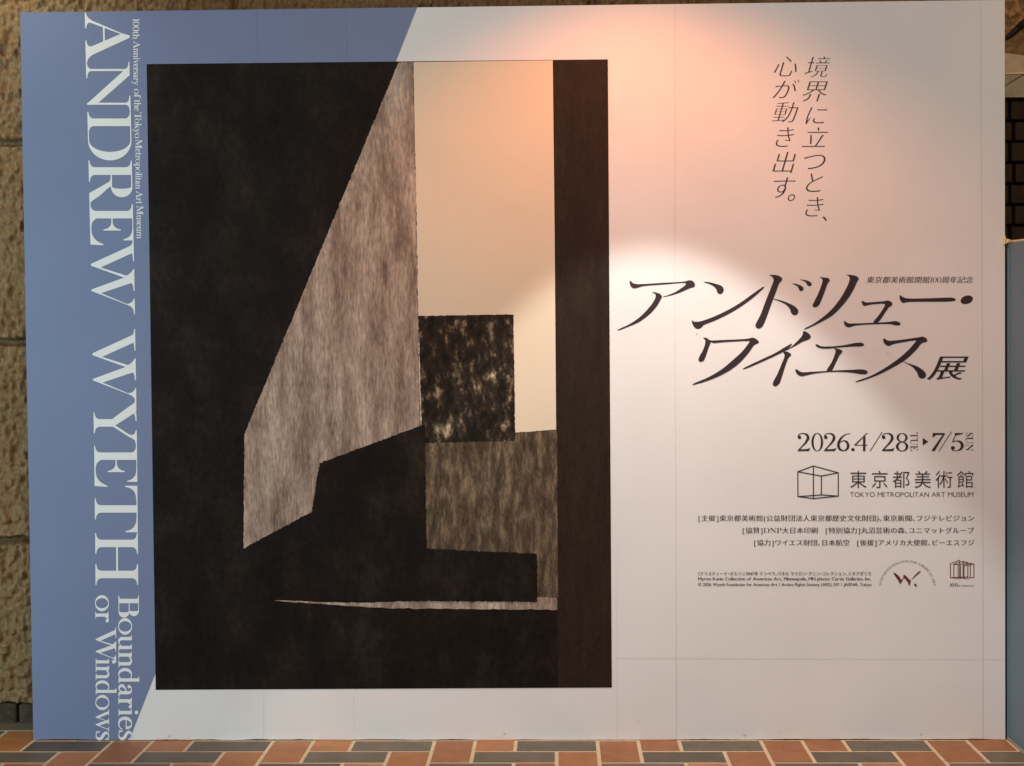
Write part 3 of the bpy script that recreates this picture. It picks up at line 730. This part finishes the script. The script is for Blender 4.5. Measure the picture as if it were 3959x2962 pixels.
R2 = lambda p: (2350+p[0]/2.9493, 1000+p[1]/2.9493)
R3 = lambda p: (3000+p[0]/2.6024, 1000+p[1]/2.6024)
K2 = [
 [(248,258),(262,256),(278,275),(320,290),(400,290),(640,275),(890,258),(915,248),(955,250),(985,275),(993,305),(980,325),(940,335),(850,375),(740,415),(620,438),(740,395),(840,335),(885,298),(890,282),(880,278),(640,295),(400,315),(330,335),(295,338),(270,325),(252,290)],
 [(503,383),(545,385),(590,400),(618,432),(605,460),(560,540),(480,630),(360,720),(250,770),(110,820),(112,813),(250,745),(360,670),(450,580),(520,490),(545,430),(540,405)],
 [(1090,265),(1150,268),(1240,290),(1300,315),(1320,350),(1315,380),(1290,402),(1260,400),(1248,385),(1230,340),(1180,300)],
 [(955,700),(975,715),(1020,720),(1080,708),(1200,665),(1350,595),(1500,510),(1640,410),(1780,318),(1782,325),(1680,425),(1520,545),(1350,645),(1200,715),(1090,760),(1060,790),(1025,802),(990,785),(965,745)],
 [(1840,187),(1880,185),(1945,195),(1985,225),(1985,245),(1955,280),(1920,370),(1870,500),(1820,640),(1775,750),(1750,785),(1715,798),(1690,785),(1682,760),(1695,725),(1735,650),(1800,480),(1860,330),(1888,250),(1880,215),(1860,200)],
 [(1875,458),(1930,465),(2040,500),(2130,545),(2168,585),(2170,610),(2150,640),(2115,642),(2090,620),(2075,575),(2030,525),(1950,485)],
 [(1087,902),(1125,905),(1165,930),(1300,928),(1600,912),(1630,903),(1670,905),(1720,945),(1715,962),(1670,985),(1600,1080),(1500,1190),(1380,1280),(1200,1370),(963,1440),(965,1432),(1150,1350),(1300,1260),(1420,1160),(1530,1060),(1600,970),(1617,945),(1600,940),(1300,955),(1200,962),(1178,952),(1165,975),(1140,1040),(1110,1130),(1090,1165),(1055,1178),(1032,1155),(1045,1115),(1085,1040),(1110,960),(1108,925)],
 [(2000,1065),(2035,1060),(2085,1085),(2088,1100),(2060,1130),(2030,1200),(1985,1340),(1950,1430),(1905,1457),(1880,1435),(1885,1405),(1930,1320),(1980,1200),(2015,1105)]]
K3 = [
 [(162,250),(205,255),(255,275),(275,295),(272,318),(245,327),(232,312),(215,280)], [(240,210),(285,215),(335,230),(358,252),(352,272),(325,277),(312,262),(295,235)],
 [(438,187),(480,190),(525,197),(540,220),(520,250),(490,330),(455,420),(430,470),(400,490),(375,488),(367,470),(380,440),(420,360),(455,270),(468,220),(458,200)],
 [(708,164),(750,164),(810,178),(832,205),(820,225),(790,290),(740,380),(670,470),(570,570),(470,630),(380,675),(285,713),(283,707),(370,660),(470,590),(560,510),(640,410),(700,310),(735,230),(740,190),(728,175)],
 [(862,425),(880,430),(900,440),(960,438),(1085,428),(1115,422),(1150,430),(1170,455),(1160,475),(1135,490),(1100,540),(1020,645),(978,645),(1040,560),(1090,480),(1095,462),(1085,456),(960,463),(910,473),(885,477),(868,460)],
 [(685,628),(700,635),(725,650),(800,652),(980,645),(1150,635),(1200,628),(1245,645),(1252,660),(1240,672),(1205,673),(1160,662),(980,662),(800,675),(760,685),(735,693),(700,680),(683,650)],
 [(1245,367),(1265,380),(1310,398),(1500,400),(1700,393),(1770,393),(1808,410),(1795,425),(1730,433),(1500,435),(1320,438),(1280,447),(1255,430),(1242,395)],
 [(1856,425),(1870,395),(1910,373),(1950,372),(1978,392),(1975,420),(1950,445),(1905,458),(1870,452)],
 [(398,862),(412,862),(450,880),(560,883),(700,868),(800,848),(860,847),(883,860),(880,875),(850,885),(790,885),(640,895),(500,907),(440,900),(405,882)],
 [(580,905),(610,905),(665,925),(662,945),(640,970),(600,1050),(555,1130),(510,1130),(560,1040),(595,950),(598,920)],
 [(195,1115),(210,1115),(250,1140),(380,1137),(560,1127),(760,1118),(870,1115),(915,1130),(922,1148),(905,1162),(850,1163),(760,1148),(560,1140),(380,1158),(290,1178),(250,1183),(215,1165),(197,1135)],
 [(1080,805),(1095,808),(1125,825),(1200,823),(1320,808),(1430,792),(1475,785),(1510,802),(1522,825),(1510,840),(1470,850),(1400,930),(1300,1020),(1150,1110),(980,1190),(800,1243),(800,1238),(950,1180),(1080,1110),(1220,1015),(1330,920),(1400,840),(1410,828),(1395,825),(1280,842),(1180,862),(1130,880),(1095,860),(1078,830)],
 [(1255,1028),(1320,1050),(1430,1090),(1495,1140),(1508,1170),(1495,1200),(1465,1208),(1435,1190),(1420,1150),(1370,1090),(1300,1050)]]
sweep = [R3(p) for p in ((275,730),(300,735),(340,765),(348,790),(330,812),(270,835),(180,885),(60,945))]+[R2(p) for p in ((1900,1112),(1750,1180),(1540,1263),(1537,1258),(1750,1150),(1900,1080),(2010,1015),(2100,970))]+[R3(p) for p in ((130,905),(210,835),(262,775),(270,750))]
kk = [[catmull([R2(p) for p in c], True, 4)] for c in K2]+[[catmull([R3(p) for p in c], True, 4)] for c in K3]+[[catmull(sweep, True, 4)]]
kk.append(char_box('展', 3000+1515/2.6024, 3000+1937/2.6024, 1000+985/2.6024, 1000+1220/2.6024, 0.012, -0.006, 0.30))
on_board(flat('exhibition_title_lettering', kk, M['ink'], board, YL))
on_board(flat('anniversary_caption', jline('東京都美術館開館100周年記念', 3348, 3763, 1069, 1094.5, 0.006, -0.008, 0.22, 0.0, True), M['ink'], board, YL))
T1 = lambda a, b, c, d: (2900+a/2.068, 2900+b/2.068, 150+c/2.068, 150+d/2.068)
tg = []
for ch, bx in (('境',(435,640,143,308)),('界',(418,620,342,502)),('に',(443,615,548,682)),('立',(413,622,710,864)),('つ',(430,602,928,1042)),('と',(446,582,1078,1224)),('き',(441,585,1266,1420)),('、',(578,612,1420,1456)),
               ('心',(188,370,143,300)),('が',(178,392,328,474)),('動',(172,385,508,668)),('き',(205,349,708,864)),('出',(178,365,905,1072)),('す',(188,362,1105,1272)),('。',(300,358,1243,1297))):
    tg.append(char_box(ch, *T1(*bx), -0.013 if ch not in '、。' else -0.006, -0.020 if ch not in '、。' else -0.006, 0.27))
on_board(flat('tagline_lettering', tg, M['ink'], board, YL))
D = lambda p: (3000+p[0]/2.6024, 1620+p[1]/2.6024)
dt = []
for t, x0, x1 in (('2',215,343),('0',355,473),('2',480,604),('6',613,748),('.',755,790),('4',786,925),('/',940,1072),('2',1062,1190),('8',1204,1330),('7',1560,1698),('/',1632,1768),('5',1758,1888)):
    a, b = D((x0, 0))[0], D((x1, 0))[0]
    sh, L = layout(t)
    dt += place(sh, lambda u, v_: (a+u*(b-a)/L, 1743.8-v_*69.5/CAPH))
dt.append([[D((1475,190)), D((1530,228)), D((1475,266))]])
dt += word_down('TUE', D((0,136))[1], D((0,320))[1], D((1352,0))[0], 28, 40)+word_down('SUN', D((0,138))[1], D((0,322))[1], D((1908,0))[0], 28, 40)
on_board(flat('date_lettering', dt, M['ink'], board, YL))
on_board(flat('museum_name_lettering', jline('東京都美術館', D((745,0))[0], D((1983,0))[0], D((0,520))[1], D((0,694))[1], -0.006, -0.004, 0, 0.18), M['ink'], board, YL))
on_board(flat('museum_name_lettering', jline('TOKYO METROPOLITAN ART MUSEUM', D((743,0))[0], D((1984,0))[0], D((0,735))[1], D((0,783))[1], -0.008, -0.008), M['ink_soft'], board, YL))
def lines(segs, f, wd):
    out = []
    for a, b in segs:
        a, b = np.array(f(a)), np.array(f(b)); d = (b-a)/np.linalg.norm(b-a); n_ = np.array([-d[1], d[0]])*wd/2; e = d*wd*0.35
        out.append([[tuple(a-e+n_), tuple(b+e+n_), tuple(b+e-n_), tuple(a-e-n_)]])
    return out
cA, cB, cC, cD, dA, dB, dC, dD = (218,530),(375,472),(625,540),(455,573),(220,780),(375,800),(625,775),(455,763)
on_board(flat('cube_logo', lines([(cA,cB),(cB,cC),(cC,cD),(cD,cA),(cA,dA),(cB,dB),(cC,dC),(cD,dD),(dA,dB),(dB,dC),(dA,dD),(dD,dC)], D, 3.9), M['ink'], board, YL))
Q = lambda p: (2650+p[0]/1.8433, 1960+p[1]/1.8433)
cr = []
for t, x0, y0, y1 in (('[主催]東京都美術館(公益財団法人東京都歴史文化財団)、東京新聞、フジテレビジョン',92,58,108),('[協賛]DNP大日本印刷　[特別協力]丸沼芸術の森、ユニマットグループ',407,145,195),('[協力]ワイエス財団、日本航空　[後援]アメリカ大使館、ビーエスフジ',489,232,282)):
    a, b = Q((x0,y0)), Q((2056,y1)); cr += jline(t, a[0], b[0], a[1], b[1], 0.008, -0.006, 0.0, 0.0, True)
on_board(flat('sponsor_lettering', cr, M['ink'], board, YL))
cp = []
for t, x1, y0, y1 in (('〈クリスティーナ・オルソン〉1947年 テンペラ、パネル マイロン・クニン・コレクション、ミネアポリス',1323,460,490),('Myron Kunin Collection of American Art, Minneapolis, MN photo: Curtis Galleries, Inc.',1322,500,530),('© 2026 Wyeth Foundation for American Art / Artists Rights Society (ARS), NY / JASPAR, Tokyo',1325,540,570)):
    a, b = Q((90,y0)), Q((x1,y1)); cp += jline(t, a[0], b[0], a[1], b[1], 0.012, 0.0)
on_board(flat('credit_lettering', cp, M['ink'], board, YL))
L6 = lambda p: (3380+p[0]/5.267, 2120+p[1]/5.267)
wl = [[catmull([L6(p) for p in c], True, 4)] for c in (
 [(390,505),(410,497),(460,530),(520,590),(545,640),(590,590),(588,555),(605,537),(640,560),(740,650),(770,610),(870,500),(905,470),(945,467),(940,478),(880,530),(830,575),(760,635),(740,660),(725,730),(708,762),(695,740),(685,700),(640,640),(605,605),(560,670),(530,720),(520,722),(500,680),(450,600)],
 [(808,725),(830,718),(858,745),(860,775),(840,775),(812,750)])]
on_board(flat('initial_logo', wl, M['red'], board, YL))
sh, L = layout('WYETH FOUNDATION FOR AMERICAN ART', 60)
cx, cy, rad = 672.0, 822.0, 537.0
a0, a1 = math.radians(172.5), math.radians(6.5)
def arc(u, v_):
    an_ = a0+(a1-a0)*u/L; r = rad+v_*44/CAPH
    return L6((cx+r*math.cos(an_), cy-r*math.sin(an_)))
on_board(flat('arched_lettering', place(sh, arc), M['ink_soft'], board, YL))
fr = [((1545,310),(1735,240)),((1735,240),(1735,610)),((1735,610),(1545,597)),((1545,597),(1545,310)),((1615,322),(1805,260)),((1805,260),(1900,290)),((1900,290),(1720,333)),((1720,333),(1615,322)),
      ((1615,322),(1615,595)),((1703,333),(1703,595)),((1750,350),(1750,597)),((1805,260),(1805,605)),((1822,350),(1822,600)),((1900,290),(1900,600)),((1830,330),(1950,300)),((1950,300),(2025,320)),((2025,320),(1830,355)),
      ((1950,300),(1950,590)),((2025,320),(2025,592)),((1735,610),(1900,575)),((1750,575),(1830,612)),((1830,612),(2025,592)),((1545,597),(1735,585))]
on_board(flat('anniversary_logo', lines(fr, L6, 2.6), M['red'], board, YL))
a, b = L6((1545,708)), L6((1695,778)); s1 = jline('100', a[0], b[0], a[1], b[1], -0.006, -0.006)
a, b = L6((1700,740)), L6((1745,775)); s1 += jline('th', a[0], b[0], a[1], b[1])
a, b = L6((1768,738)), L6((2028,788)); s1 += jline('Anniversary', a[0], b[0], a[1], b[1])
on_board(flat('logo_caption', s1, M['ink_soft'], board, YL))
# small scuffs on the print
sc = []
r_ = np.random.default_rng(5)
for x, y, q in ((3432,1367,4),(2692,1291,4),(652,2846,5),(3560,2838,4),(2880,2842,5),(3010,2829,3),(1950,2836,4),(3380,1360,2.5),(2470,2790,3)):
    th = r_.uniform(0, 3.14)
    sc.append([[(x+q*math.cos(a_)*(1.0+0.5*math.cos(a_-th))*r_.uniform(0.7,1.2), y+q*0.7*math.sin(a_)*r_.uniform(0.7,1.2)) for a_ in np.linspace(0, 6.283, 9, endpoint=False)]])
scm = print_mat('scuffed_paper', (0.50, 0.47, 0.46))
for c in sc: on_board(flat('scuff', [c], scm, board, YL))
